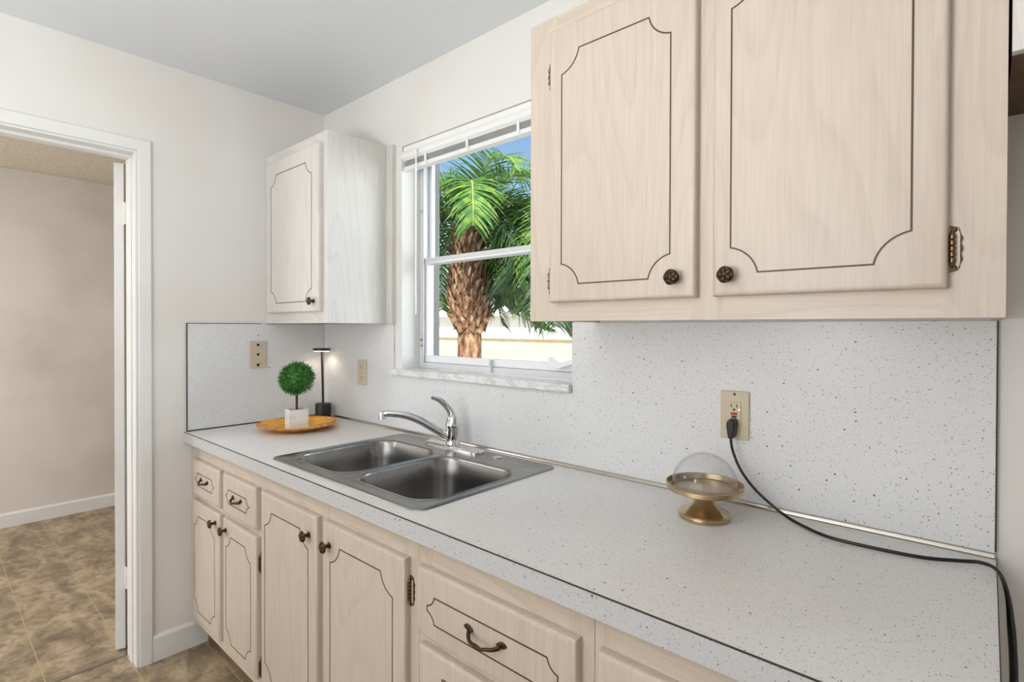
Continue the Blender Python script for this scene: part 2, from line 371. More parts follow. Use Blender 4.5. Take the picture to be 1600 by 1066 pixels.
# ------------------------------------------------------------------ window
wn = thing('window_1', (WX0, .09, WZ0), None, None); wn['kind'] = 'structure'
b = MB(); xa, xb, za, zb = WX0+.001, WX1-.001, 1.176, WZ1-.001
b.box(xa, xa+.030, .094, .15, za, zb); b.box(xb-.030, xb, .094, .15, za, zb); b.box(xa+.03, xb-.03, .094, .15, za, za+.026); b.box(xa+.03, xb-.03, .094, .15, zb-.03, zb)
b.box(xa+.03, xa+.036, .088, .094, za+.026, zb-.03)
b.build('frame', MT['winalu'], wn, bevel=.0015)
def sash(x0, x1, z0, z1, y0, y1, wst, wb, wt):
    b = MB(); b.box(x0, x0+wst, y0, y1, z0, z1); b.box(x1-wst, x1, y0, y1, z0, z1); b.box(x0+wst, x1-wst, y0, y1, z0, z0+wb); b.box(x0+wst, x1-wst, y0, y1, z1-wt, z1)
    o = b.build('sash', MT['winwhite'], wn, bevel=.002)
    p = MB(); p.box(x0+wst-.003, x1-wst+.003, (y0+y1)/2-.0015, (y0+y1)/2+.0015, z0+wb-.003, z1-wt+.003)
    p.build('pane', MT['pane'], o)
    return o
sash(xa+.0305, xb-.0305, za+.027, 1.655, .100, .120, .016, .030, .026)
sash(xa+.0305, xb-.0305, 1.628, zb-.031, .124, .144, .016, .030, .022)
b = MB(); b.box(xa+.04, xb-.04, .096, .1, 1.64, 1.652); b.build('lift_rail', MT['winalu'], wn)
b = MB()
for (x, z) in ((WX0+.02, 1.86), (WX0+.02, 1.30), (WX0+.02, 1.275)): b.cyl((x, .094, z), (x, .087, z), .005, 10)
b.build('sash_lock', MT['alu'], wn)
b = MB(); b.box(1.082, 1.092, .083, .094, 1.182, 1.216); b.box(1.084, 1.090, .078, .1, 1.21, 1.232); b.build('latch', MT['winalu'], wn, bevel=.001)
b = MB(); b.prism([(1.37, 1.246), (1.382, 1.254), (1.418, 1.232), (1.53, 1.262), (1.53, 1.246), (1.42, 1.214), (1.405, 1.214)], lambda x, z: (x, .072, z), lambda x, z: (x, .092, z))
tag(b.build('bent_strip', MT['winwhite'], wn, bevel=.002), 'loose bent white strip on the bottom rail')
b = MB(); b.box(WX0-.047, WX1-.001, -.026, .094, 1.150, 1.1755); b.build('window_sill', MT['marble'], wn, bevel=.004)
b = MB(); b.box(WX0+.001, WX0+.012, .152, .199, WZ0, WZ1); b.box(WX0-.03, WX1+.03, .201, .26, 1.08, 1.15)
b.build('outer_reveal', MT['dead'], wn)

# blind
bl = thing('window_blind', ((WX0+WX1)/2, .03, 2.02), 'white aluminium mini blind pulled up at the top of the window above the sink', 'window blind')
xl, xr = WX0+.004, WX1-.004
b = MB(); b.box(xl, xr, .006, .012, 2.062, WZ1-.002); b.prism([(.003, 2.064), (-.004, 2.070), (-.006, 2.085), (-.002, 2.098), (.006, 2.102), (.006, 2.06)], lambda y, z: (xl, y, z), lambda y, z: (xr, y, z)); b.box(xl, xr, .012, .045, 2.085, WZ1-.004)
b.build('headrail', MT['blind'], bl, bevel=.001)
b = MB()
for k in range(11):
    z = 2.037+k*.0038; b.prism([(.006, z), (.018, z+.0022), (.032, z), (.032, z+.0006), (.018, z+.0030), (.006, z+.0008)], lambda y, zz: (xl+.002, y, zz), lambda y, zz: (xr-.002, y, zz))
tag(b.build('slat_stack', MT['slat'], bl), kind='stuff')
b = MB(); b.box(xl+.002, xr-.002, .004, .036, 2.018, 2.036); b.build('bottom_rail', MT['blind'], bl, bevel=.003)
for x in (.80, 1.045, 1.3): b = MB(); b.box(x-.006, x+.006, -.001, .004, 2.016, 2.064); b.build('ladder_tape_clip', MT['blind'], bl, bevel=.001)
b = MB(); b.tube([(.762, -.006, 2.085), (.762, -.016, 2.08), (.762, -.018, 2.0), (.762, -.018, 1.41)], .0038, 8); b.build('tilt_wand', MT['blind'], bl, smooth=True)

# ------------------------------------------------------------------ cabinet parts
def slab(x0, x1, z0, z1, yb, yf, r=.010):
    b = MB(); rings = [(yb, 0), (yf+r*.9, 0)]
    for k in range(1, 6):
        a = k/5*PI/2; rings.append((yf+r*.9*(1-sin(a)), r*(1-cos(a))))
    vs = []; fs = []
    for (y, i) in rings: vs += [(x0+i, y, z0+i), (x1-i, y, z0+i), (x1-i, y, z1-i), (x0+i, y, z1-i)]
    for k in range(len(rings)-1):
        for j in range(4): fs.append((k*4+j, k*4+(j+1) % 4, k*4+4+(j+1) % 4, k*4+4+j))
    fs.append((0, 1, 2, 3)); n = 4*(len(rings)-1); fs.append((n, n+1, n+2, n+3))
    return b.add(vs, fs)
def groove_path(x0, x1, z0, z1, r):
    pts = []; off = .22*r
    for (cx, cz, sx, sz, order) in ((x0, z0, 1, 1, 0), (x1, z0, -1, 1, 1), (x1, z1, -1, -1, 0), (x0, z1, 1, -1, 1)):
        # arc between (cx+sx*r, cz) and (cx, cz+sz*r), bulging into the panel
        C = Vector((cx-sx*off, cz-sz*off)); P = Vector((cx, cz+sz*r)); Q = Vector((cx+sx*r, cz))
        a0 = math.atan2(P.y-C.y, P.x-C.x); a1 = math.atan2(Q.y-C.y, Q.x-C.x)
        da = (a1-a0+PI) % (2*PI)-PI; R = (P-C).length
        arc = [(C.x+R*cos(a0+da*t/8), C.y+R*sin(a0+da*t/8)) for t in range(9)]
        if order: arc = arc[::-1]
        pts += arc
    return pts
def ribbon(pts, y, w):
    n = len(pts); P = [Vector(p) for p in pts]; b = MB(); vs = []
    for i in range(n):
        a, c, d = P[i-1], P[i], P[(i+1) % n]; e1 = (c-a).normalized(); e2 = (d-c).normalized()
        n1 = Vector((-e1.y, e1.x)); n2 = Vector((-e2.y, e2.x)); mm = (n1+n2).normalized(); k = w/2/max(.45, mm.dot(n1))
        for s_ in (-1, 1):
            q_ = c+mm*k*s_
            vs += [(q_.x, y+.0015, q_.y), (q_.x, y-.0005, q_.y)]
    fs = []
    for i in range(n):
        j = (i+1) % n; a = i*4; c = j*4
        fs += [(a+1, c+1, c+3, a+3), (a, c, c+1, a+1), (a+2, a+3, c+3, c+2)]
    return b.add(vs, fs)
def knob(parent, x, yf, z, s=1.0):
    Mr = Matrix.Rotation(PI/2, 4, 'X')      # local z -> -y
    b = MB(); b.lathe([(.0095*s, 0), (.0085*s, .002), (.0052*s, .004), (.0048*s, .016), (.009*s, .0185)], (x, yf, z), 16, Mr)
    def mod(r, h, a, i):
        k = abs(sin(a*2.5)); return (r*(1+.05*(k-.5)) if r > .01*s else r, h+(.0022*(k-.5) if .004*s < r < .0145*s else 0))
    b.lathe([(.009*s, .0185), (.0150*s, .0192), (.0162*s, .0215), (.0148*s, .0240), (.0120*s, .0250), (.0090*s, .0262), (.0058*s, .0256), (.0040*s, .0275), (.0012*s, .0285)], (x, yf, z), 40, Mr, mod)
    return b.build('knob', MT['bronze'], parent, smooth=True)
def hinge(parent, x, y, z, side, h=.073, m='bronze'):
    """barrel at x against the door edge, leaf on the frame to `side`"""
    b = MB(); n = 22; pl = []
    for k in range(n+1):
        t = k/n; zz = -h/2+h*t; env = .0145*math.sqrt(max(0, 1-(2*t-1)**4)); pl.append((side*(env+.0012*sin(t*PI*9)), zz))
    poly = pl+[(0, h/2), (0, -h/2)]
    b.prism(poly, lambda a, c: (x+a, y, z+c), lambda a, c: (x+a, y-.0022, z+c))
    hb = h*.62
    for sg in (-1, 1): b.lathe([(.0032, 0), (.0028, .001), (.001, .0016)], (x+side*.0062, y-.0030, z+sg*h*.40), 10, Matrix.Rotation(PI/2, 4, 'X'))
    o = b.build('hinge', MT[m], parent, smooth=True); b = MB()
    b.prism([(side*.0042, -h*.45), (side*.0095, -h*.43), (side*.0120, -h*.30), (side*.0120, h*.30), (side*.0095, h*.43), (side*.0042, h*.45)], lambda a, c: (x+a, y-.0018, z+c), lambda a, c: (x+a, y-.0028, z+c))
    b.build('leaf_inlay', MT['wood'], o)
    b = MB()
    for k in range(5):
        z0 = z-hb/2+hb*k/5+.0006; z1 = z-hb/2+hb*(k+1)/5-.0006
        b.lathe([(.0030, z0), (.0044, z0+.0007), (.0045, (z0+z1)/2), (.0044, z1-.0007), (.0030, z1)], (x+side*.003, y-.0066, 0), 14)
    for sg in (-1, 1):
        b.lathe([(.0030, 0), (.0036, sg*.002), (.0020, sg*.0045), (.0008, sg*.007)], (x+side*.003, y-.0062, z+sg*hb/2), 12)
    b.build('barrel', MT['brass'], o, smooth=True)
    return o
def pull(parent, x, yf, z, half=.052):
    b = MB(); P = []
    for k in range(21):
        t = k/20*2-1; d = .38*half*(1-abs(t)**3.2); P.append((x+t*half*.78, yf-.003-d, z-.13*half*(1-t*t)-.001*sin(t*9)))
    b.tube(P, [.0034+.0012*abs(k/10-1)**2+.0010*max(0, 1-abs(k-10)/2.2) for k in range(21)], 10)
    for sg in (-1, 1):   # leaf shaped ends
        L = []
        for k in range(13):
            t = k/12; L.append((x+sg*(half*.62+t*half*.46), z+.0025+.003*t))
        vs = []; n = len(L)
        for k, (lx, lz) in enumerate(L):
            wd = .0078*math.sin(PI*min(1, (k+.7)/13))**.7*(1+.14*sin(k*2.1))
            vs += [(lx, yf+.0005, lz-wd), (lx, yf-.0035, lz-wd*.55), (lx, yf-.0062*(1-k/16), lz), (lx, yf-.0035, lz+wd*.55), (lx, yf+.0005, lz+wd)]
        fs = [(k*5+j, k*5+j+1, k*5+j+6, k*5+j+5) for k in range(n-1) for j in range(4)]+[(0, 1, 2, 3, 4), tuple((n-1)*5+j for j in range(5))]
        b.add(vs, fs)
    return b.build('pull_handle', MT['bronze'], parent, smooth=True)
def door(root, x0, x1, z0, z1, yb, yf, g, kn=None, mt='wood', hin=(), gr=.05, gw=.0031, name='door'):
    o = slab(x0, x1, z0, z1, yb, yf).build(name, MT[mt], root, smooth=True)
    if g: ribbon(groove_path(*g, gr), yf, gw).build('groove', MT['groove'], o)
    if kn: knob(o, kn[0], yf+.0005, kn[1])
    for (x, z, sd) in hin: hinge(root, x, yb-.0005, z, sd)
    return o
def drawer(root, x0, x1, z0, z1, yb, yf, g, mt='wood', half=.04):
    o = slab(x0, x1, z0, z1, yb, yf).build('drawer', MT[mt], root, smooth=True)
    ribbon(groove_path(*g, .024), yf, .003).build('groove', MT['groove'], o)
    pull(o, (g[0]+g[1])/2, yf, (g[2]+g[3])/2+.003, half)
    return o
YF, YD = -.606, -.626        # face frame and door fronts of the base run
def base_unit(x0, x1, label, stiles, rails):
    r = thing('base_cabinet', ((x0+x1)/2, -.3, 0), label, 'base cabinet', 'base cabinets under the speckled counter')
    b = MB(); t = .016
    b.box(x0, x0+t, YF+.019, -.012, .12, .871); b.box(x1-t, x1, YF+.019, -.012, .12, .871); b.box(x0+t, x1-t, YF+.019, -.012, .12, .136); b.box(x0+t, x1-t, -.02, -.012, .136, .871)
    b.build('carcass', MT['wood'], r)
    b = MB(); b.box(x0, x1, -.548, -.532, 0, .12); b.build('toe_kick', MT['raw'], r)
    for (a, c) in stiles: b = MB(); b.box(a, c, YF, YF+.019, .12, .8715); b.build('stile', MT['wood'], r)
    for (a, c, z0, z1) in rails: b = MB(); b.box(a, c, YF+.0003, YF+.019, z0, z1); b.build('rail', MT['woodx'], r)
    return r
# unit with two small drawers over two doors, against the left wall
A = base_unit(.003, .7135, 'base cabinet against the left wall with two small drawers over two narrow doors', [(.003, .075), (.335, .41), (.655, .7135)],
              [(.075, .335, .79, .8715), (.41, .655, .79, .8715), (.075, .335, .62, .68), (.41, .655, .62, .68), (.075, .335, .12, .19), (.41, .655, .12, .19)])
drawer(A, .062, .358, .668, .812, YF, YD, (.104, .307, .712, .763), half=.040)
drawer(A, .392, .680, .668, .812, YF, YD, (.424, .629, .710, .760), half=.040)
door(A, .058, .358, .163, .645, YF, YD, (.090, .312, .200, .588), (.322, .608), gr=.044, hin=[(.058, .57, -1)])
door(A, .392, .680, .163, .645, YF, YD, (.424, .640, .200, .590), (.424, .606), gr=.044, hin=[(.681, .555, 1), (.681, .200, 1)])
B_ = base_unit(.7145, 1.5285, 'double door sink base cabinet with two tall doors directly under the steel sink', [(.7145, .735), (1.085, 1.13), (1.488, 1.5285)],
               [(.735, 1.085, .79, .8715), (1.13, 1.488, .79, .8715), (.735, 1.085, .12, .19), (1.13, 1.488, .12, .19)])
door(B_, .719, 1.087, .163, .812, YF, YD, (.752, 1.040, .205, .756), (1.046, .752), gr=.049)
door(B_, 1.122, 1.497, .163, .812, YF, YD, (1.164, 1.452, .205, .756), (1.160, .752), gr=.049, hin=[(1.498, .733, 1), (1.498, .23, 1)])
C_ = base_unit(1.5295, 2.0085, 'base cabinet with one wide drawer over a door, right of the sink doors', [(1.5295, 1.575), (1.955, 2.0085)],
               [(1.575, 1.955, .79, .8715), (1.575, 1.955, .62, .68), (1.575, 1.955, .12, .19)])
drawer(C_, 1.545, 1.983, .657, .812, YF, YD, (1.582, 1.945, .698, .758), half=.055)
door(C_, 1.549, 1.983, .163, .636, YF, YD, (1.585, 1.945, .2, .59), (1.93, .6), gr=.049, hin=[(1.548, .555, -1), (1.548, .23, -1)])
D_ = base_unit(2.0095, 2.515, 'base cabinet at the right end of the counter, only its drawer top showing', [(2.0095, 2.05), (2.465, 2.515)],
               [(2.05, 2.465, .79, .8715), (2.05, 2.465, .62, .68), (2.05, 2.465, .12, .19)])
drawer(D_, 2.026, 2.495, .657, .812, YF, YD, (2.062, 2.458, .698, .758), half=.055)
door(D_, 2.026, 2.495, .163, .636, YF, YD, (2.062, 2.458, .2, .59), (2.07, .6), gr=.049, hin=[(2.497, .555, 1)])

# ------------------------------------------------------------------ countertop, backsplash
SX0, SX1, SY0, SY1 = .714, 1.508, -.594, -.040
ct = thing('countertop', (1.26, -.318, ZC-.04), 'long white speckled laminate countertop with grey front edge and sink cutout', 'countertop')
b = MB(); CX1 = 2.5265; hx0, hx1, hy0, hy1 = SX0+.02, SX1-.02, SY0+.02, SY1-.02
outer = [(.0015, -.634), (CX1-.001, -.634), (CX1-.001, -.001), (.0015, -.001)]; inner = [(hx0, hy0), (hx1, hy0), (hx1, hy1), (hx0, hy1)]
vs = []
for z in (ZC-.04, ZC): vs += [(x, y, z) for x, y in outer]+[(x, y, z) for x, y in inner]
fs = []
for j in range(4):
    k = (j+1) % 4; fs += [(8+j, 8+k, 12+k, 12+j), (j, k, 4+k, 4+j), (j, k, 8+k, 8+j), (4+j, 4+k, 12+k, 12+j)]
b.add(vs, fs); b.build('top', MT['lam'], ct)
b = MB(); b.box(.0015, CX1-.001, -.6365, -.634, ZC-.0425, ZC-.0012); b.build('front_edge', MT['edge'], ct)
b = MB(); b.box(.0015, CX1, -.6372, -.6338, ZC-.0012, ZC+.0003); b.box(CX1-.001, CX1+.0005, -.634, -.004, ZC-.0425, ZC+.0003); b.build('edge_seam', MT['brown'], ct)
b = MB(); b.prism([(-.0085, 0), (-.0190, 0), (-.0192, .0015), (-.0170, .0030), (-.0160, .0026), (-.0148, .0050), (-.0125, .0085), (-.0102, .0100), (-.0085, .0102)], lambda y, z: (.01, y, ZC+z), lambda y, z: (CX1-.003, y, ZC+z)); b.build('cove_strip', MT['alu'], ct)
b = MB(); b.prism([(.0085, 0), (.013, 0), (.0105, .003), (.0085, .005)], lambda x, z: (x, -.626, ZC+z), lambda x, z: (x, -.01, ZC+z)); b.build('cove_strip', MT['brown'], ct)
sp = thing('backsplash', (1.26, -.004, ZC), 'white speckled laminate backsplash on the window wall behind the sink and counter', 'backsplash', )
b = MB(); T = .008; xs = WX0-.048; b.box(.0085, xs, -T, -.0005, ZC+.0005, ZT-.0015); b.box(xs, WX1+.0005, -T, -.0005, ZC+.0005, 1.1495); b.box(WX1+.0005, 2.5235, -T, -.0005, ZC+.0005, ZT-.0015)
b.build('panel', MT['splash'], sp)
b = MB(); b.box(2.5235, 2.5262, -T-.001, -.0005, ZC+.0125, ZT-.0015); b.build('edge_strip', MT['brown'], sp)
b = MB(); b.box(.0085, .0105, -T-.002, -T, ZC+.002, ZT-.002); tag(b.build('corner_bead', MT['alu'], sp))
sl = thing('backsplash', (.004, -.31, ZC), 'white speckled laminate backsplash on the left wall beside the doorway', 'backsplash')
b = MB(); b.box(.0005, .008, -.624, -.0005, ZC+.0005, ZT-.003); b.build('panel', MT['splash'], sl)
b = MB(); b.box(.0005, .009, -.6265, -.624, ZC+.0005, ZT-.0005); b.box(.0005, .009, -.624, -.3165, ZT-.003, ZT-.0005); b.build('edge_strip', MT['brown'], sl)
for (y, z) in ((-.334, 1.316), (-.284, 1.166)):
    b = MB(); b.cyl((.0075, y, z), (.0087, y, z), .0026, 10); b.build('screw_hole', MT['hole'], sl)

# ------------------------------------------------------------------ wall cabinets
def wall_unit(name, x0, x1, z0, z1, yf, label, mt, mtx, stiles, rails):
    r = thing(name, ((x0+x1)/2, yf/2, z0), label, 'wall cabinet')
    b = MB(); t = .016; yb = yf+.019
    b.box(x0, x0+t, yb, -.0005, z0, z1); b.box(x1-t, x1, yb, -.0005, z0, z1); b.box(x0+t, x1-t, yb, -.0005, z0+.004, z0+.02); b.box(x0+t, x1-t, yb, -.0005, z1-.016, z1); b.box(x0+t, x1-t, -.008, -.0005, z0+.02, z1-.016)
    b.build('carcass', MT[mt], r)
    for (a, c) in stiles: b = MB(); b.box(a, c, yf, yb, z0, z1); b.build('stile', MT[mt], r)
    for (a, c, u, v) in rails: b = MB(); b.box(a, c, yf+.0003, yb, u, v); b.build('rail', MT[mtx], r)
    return r
YU = -.308
R_ = wall_unit('wall_cabinet', 1.615, 2.5305, ZT, 2.137, YU, 'large beige pickled oak wall cabinet with two doors over the right half of the counter', 'wood', 'woodx',
               [(1.615, 1.702), (2.05, 2.115), (2.456, 2.5305)], [(1.702, 2.05, ZT, 1.43), (2.115, 2.456, ZT, 1.43), (1.702, 2.05, 2.07, 2.137), (2.115, 2.456, 2.07, 2.137)])
door(R_, 1.690, 2.066, 1.417, 2.092, YU, -.329, (1.730, 2.012, 1.460, 2.022), (2.024, 1.459), hin=[(1.689, 1.988, -1), (1.689, 1.472, -1)], gw=.0031)
door(R_, 2.100, 2.464, 1.417, 2.092, YU, -.329, (2.137, 2.419, 1.460, 2.022), (2.134, 1.457), hin=[(2.466, 1.478, 1), (2.466, 1.988, 1)], gw=.0031)
L_ = wall_unit('wall_cabinet', .003, .5585, ZT, 2.137, -.295, 'small pale window-lit oak wall cabinet with one door in the left corner beside the window', 'woodw', 'woodlitx',
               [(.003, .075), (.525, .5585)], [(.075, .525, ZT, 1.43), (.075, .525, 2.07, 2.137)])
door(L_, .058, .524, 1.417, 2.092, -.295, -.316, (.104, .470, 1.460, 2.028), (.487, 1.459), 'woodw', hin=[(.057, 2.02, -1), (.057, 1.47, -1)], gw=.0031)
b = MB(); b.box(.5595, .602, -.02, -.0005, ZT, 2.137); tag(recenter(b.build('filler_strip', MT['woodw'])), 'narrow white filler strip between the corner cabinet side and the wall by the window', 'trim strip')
O_ = thing('wall_cabinet', (3.0, -.15, 1.757), 'whitish cabinet over the refrigerator space at the right edge, seen from below its brown underside', 'wall cabinet')
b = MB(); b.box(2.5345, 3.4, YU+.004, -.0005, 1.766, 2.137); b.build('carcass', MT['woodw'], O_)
b = MB(); b.box(2.5345, 3.4, YU+.006, -.0005, 1.757, 1.766); b.build('bottom_panel', MT['raw'], O_)
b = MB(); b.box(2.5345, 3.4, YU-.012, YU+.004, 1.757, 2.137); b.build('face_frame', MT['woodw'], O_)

# ------------------------------------------------------------------ sink
sk = thing('double_sink', ((SX0+SX1)/2, (SY0+SY1)/2, ZC), 'double bowl brushed stainless steel drop-in sink set in the speckled counter', 'sink')
def rrect(x0, x1, y0, y1, r, n=8):
    pts = []
    for (cx, cy, a0) in ((x1-r, y1-r, 0), (x0+r, y1-r, PI/2), (x0+r, y0+r, PI), (x1-r, y0+r, 1.5*PI)):
        for k in range(n+1): a = a0+PI/2*k/n; pts.append((cx+r*cos(a), cy+r*sin(a)))
    return pts
zf = ZC+.0045
bowls = [(.752, 1.092, -.545, -.160), (1.130, 1.470, -.545, -.175)]
bm = bmesh.new()
off = Vector(sk['_w'])
def ring(pts, z): return [bm.verts.new(Vector((x, y, z))-off) for x, y in pts]
def bridge(a, c):
    n = len(a)
    for i in range(n): bm.faces.new((a[i], a[(i+1) % n], c[(i+1) % n], c[i]))
o1 = rrect(SX0, SX1, SY0, SY1, .035); r0 = ring(o1, ZC+.0003); r1 = ring(rrect(SX0+.002, SX1-.002, SY0+.002, SY1-.002, .033), zf-.001)
r2 = ring(rrect(SX0+.007, SX1-.007, SY0+.007, SY1-.007, .03), zf); r3 = ring(rrect(SX0+.012, SX1-.012, SY0+.012, SY1-.012, .027), zf-.0014)
bridge(r0, r1); bridge(r1, r2); bridge(r2, r3)
def edges(rg): return [bm.edges.get((rg[i], rg[(i+1) % len(rg)])) or bm.edges.new((rg[i], rg[(i+1) % len(rg)])) for i in range(len(rg))]
tops = []
for (x0, x1, y0, y1) in bowls: tops.append(ring(rrect(x0-.006, x1+.006, y0-.006, y1+.006, .078), zf-.0014))
es = edges(r3)+[e for t in tops for e in edges(t)]
bmesh.ops.triangle_fill(bm, use_beauty=True, use_dissolve=False, edges=es)
me = bpy.data.meshes.new('rim'); bmesh.ops.recalc_face_normals(bm, faces=bm.faces); bm.to_mesh(me); bm.free(); me.materials.append(MT['steel'])
me.shade_smooth(); me.set_sharp_from_angle(angle=math.radians(50))
o = bpy.data.objects.new('rim', me); COL.objects.link(o); o.parent = sk; o['_w'] = tuple(off)
for (x0, x1, y0, y1) in bowls:
    b = MB(); rings = [(-.006, .078, zf-.0014), (-.004, .077, zf+.0008), (-.001, .076, zf-.001), (.003, .074, zf-.010), (.010, .070, ZC-.06), (.018, .066, ZC-.13), (.026, .062, ZC-.152), (.044, .05, ZC-.166), (.08, .03, ZC-.171)]
    n = 36; vs = []
    for (i, r, z) in rings: vs += [(x, y, z) for x, y in rrect(x0+i, x1-i, y0+i, y1-i, r)]
    fs = [(k*n+j, k*n+(j+1) % n, (k+1)*n+(j+1) % n, (k+1)*n+j) for k in range(len(rings)-1) for j in range(n)]
    fs.append(tuple((len(rings)-1)*n+j for j in range(n)))
    b.add(vs, fs); bo = b.build('bowl', MT['steel'], sk, smooth=True)
    b = MB(); b.lathe([(.042, ZC-.1712), (.042, ZC-.1690), (.034, ZC-.1688), (.030, ZC-.174), (.012, ZC-.174), (.010, ZC-.168), (.003, ZC-.166)], ((x0+x1)/2, (y0+y1)/2+.02, 0), 28); b.build('drain', MT['chromed'], bo, smooth=True)
b = MB(); b.lathe([(.018, zf-.0015), (.018, zf+.0012), (.015, zf+.0026), (.004, zf+.003)], (1.285, -.085, 0), 24); b.build('hole_cover', MT['chromed'], sk, smooth=True)
b = MB(); b.box(.735, 1.49, -.099, -.0985, zf-.0013, zf-.0010); b.build('deck_line', MT['chromed'], sk)

# faucet
fc = thing('faucet', (1.065, -.085, zf), 'single lever chrome faucet with long curved spout standing on the steel sink', 'faucet')
pz = zf-.0012; FX, FY = 1.066, -.086
b = MB(); n = 40; vs = []
for (i, z) in ((0, pz), (0, pz+.006), (.004, pz+.0105), (.010, pz+.012)):
    vs += [(x, y, z) for x, y in rrect(.925+i, 1.213-i, FY-.027+i, FY+.027-i, .0265-i, 9)]
fs = [(k*n+j, k*n+(j+1) % n, (k+1)*n+(j+1) % n, (k+1)*n+j) for k in range(3) for j in range(n)]+[tuple(range(n))[::-1], tuple(3*n+j for j in range(n))]
b.add(vs, fs); b.build('base_plate', MT['chrome'], fc, smooth=True)
b = MB(); b.lathe([(.0265, pz+.0121), (.0262, pz+.018), (.0245, pz+.024), (.0245, pz+.070), (.0275, pz+.074), (.0278, pz+.090), (.0255, pz+.094), (.0238, pz+.108), (.016, pz+.120), (.004, pz+.126)], (FX, FY, 0), 32)
b.build('body', MT['chrome'], fc, smooth=True)
P = smoothpath([(FX-.010, FY-.012, pz+.040), (FX-.045, FY-.05, pz+.072), (FX-.083, FY-.092, pz+.104), (FX-.118, FY-.132, pz+.122), (FX-.150, FY-.168, pz+.128), (FX-.168, FY-.187, pz+.127)], 8)
b = MB(); b.tube(P, [.0155-.0045*k/(len(P)-1) for k in range(len(P))], 16); tx, ty = FX-.168, FY-.187
b.lathe([(.009, pz+.108), (.0125, pz+.109), (.0125, pz+.128), (.0115, pz+.134), (.006, pz+.1375), (.001, pz+.138)], (tx, ty, 0), 20)
b.build('spout', MT['chrome'], fc, smooth=True)
P = smoothpath([(FX+.004, FY+.004, pz+.085), (FX-.002, FY-.002, pz+.118), (FX-.012, FY-.014, pz+.146), (FX-.030, FY-.034, pz+.172), (FX-.052, FY-.058, pz+.185)], 8)
n = len(P); b = MB(); b.tube(P, [.0205-.0115*(k/(n-1))**.8+.002*sin(PI*k/(n-1))*(k > n*.6) for k in range(n)], 16, flat=[1-.45*(k/(n-1)) for k in range(n)]); b.build('lever_handle', MT['chrome'], fc, smooth=True)

# ------------------------------------------------------------------ tray, topiary, lamp
TX, TY = .284, -.280
tr = thing('round_tray', (TX, TY, ZC), 'round gold charger tray with scalloped beaded rim in the counter corner', 'tray')
def mod(r, z, a, i): return (r*(1+.012*abs(sin(a*14))) if r > .15 else r, z+(.002*abs(sin(a*14)) if r > .158 else 0))
b = MB(); b.lathe([(.100, ZC+.0005), (.112, ZC+.003), (.130, ZC+.013), (.150, ZC+.019), (.161, ZC+.0235), (.163, ZC+.0255), (.159, ZC+.0262), (.150, ZC+.0215), (.128, ZC+.0155), (.113, ZC+.0065), (.104, ZC+.0038), (.02, ZC+.0035)], (TX, TY, 0), 168, None, mod)
b.build('dish', MT['gold'], tr, smooth=True)
b = MB()
for k in range(84): a = 2*PI*k/84; b.lathe([(.0008, -.0030), (.0028, -.0018), (.0034, 0), (.0028, .0018), (.0008, .0030)], (TX+.1615*cos(a), TY+.1615*sin(a), ZC+.0272), 6)
tag(b.build('beading', MT['gold'], tr, smooth=True))
PX, PY = .329, -.309; Mp = Matrix.Translation((PX, PY, ZC+.004)) @ Matrix.Rotation(math.radians(-12.5), 4, 'Z')
tp = thing('topiary', (PX, PY, ZC+.004), 'green topiary ball on a stem in a square white planter on the gold tray', 'artificial plant')
b = MB(); hw, hh, tk = .0385, .091, .006
b.obox(Mp, -hw, hw, -hw, -hw+tk, 0, hh); b.obox(Mp, -hw, hw, hw-tk, hw, 0, hh); b.obox(Mp, -hw, -hw+tk, -hw+tk, hw-tk, 0, hh); b.obox(Mp, hw-tk, hw, -hw+tk, hw-tk, 0, hh); b.obox(Mp, -hw+tk, hw-tk, -hw+tk, hw-tk, 0, .006)
b.build('planter', MT['planter'], tp, bevel=.001)
b = MB(); b.obox(Mp, -hw+tk, hw-tk, -hw+tk, hw-tk, .006, hh-.008); b.build('moss', MT['soil'], tp)
TZ = 1.137; R0 = .062
b = MB(); b.tube(smoothpath([(PX, PY, ZC+.07), (PX+.001, PY, ZC+.11), (PX-.001, PY+.001, TZ-.04), (PX, PY, TZ)], 5), .0052, 8); b.build('stem', MT['stem'], tp, smooth=True)
random.seed(3); b = MB(); b.lathe([(.001, -R0*.86)]+[(R0*.86*cos(t), R0*.86*sin(t)) for t in [(-80+k*16)*PI/180 for k in range(11)]]+[(.001, R0*.86)], (PX, PY, TZ), 20)
ng = 800; ga = PI*(3-math.sqrt(5))
for k in range(ng):
    zz = 1-2*(k+.5)/ng; rr = math.sqrt(1-zz*zz); a = ga*k; d = Vector((rr*cos(a), rr*sin(a), zz))
    for q_ in range(2):
        dd = (d+Vector((random.uniform(-.5, .5), random.uniform(-.5, .5), random.uniform(-.5, .5)))).normalized(); ln = random.uniform(.018, .031); wv = random.uniform(.0017, .0028)
        p0 = Vector((PX, PY, TZ))+d*R0*.82; sd = dd.cross(Vector((random.random(), random.random(), random.random()))).normalized(); p1 = p0+dd*ln*.55; p2 = p0+dd*ln+d*.001
        b.add([p0, p1-sd*wv, p2, p1+sd*wv], [(0, 1, 2), (0, 2, 3)])
b.build('foliage_ball', MT['box'], tp)
LX, LY = .098, -.062
tl = thing('table_lamp', (LX, LY, ZC), 'slim black table lamp with flat disc head, lit, in the counter corner', 'lamp')
b = MB(); b.lathe([(.035, ZC+.0005), (.0370, ZC+.002), (.0370, ZC+.068), (.0355, ZC+.070), (.002, ZC+.0705)], (LX, LY, 0), 40); b.build('base', MT['black'], tl, smooth=True)
b = MB(); b.tube([(LX, LY, ZC+.066), (LX-.006, LY-.004, 1.240)], .0052, 14); b.build('pole', MT['black'], tl, smooth=True)
hx, hy = LX-.006, LY-.004
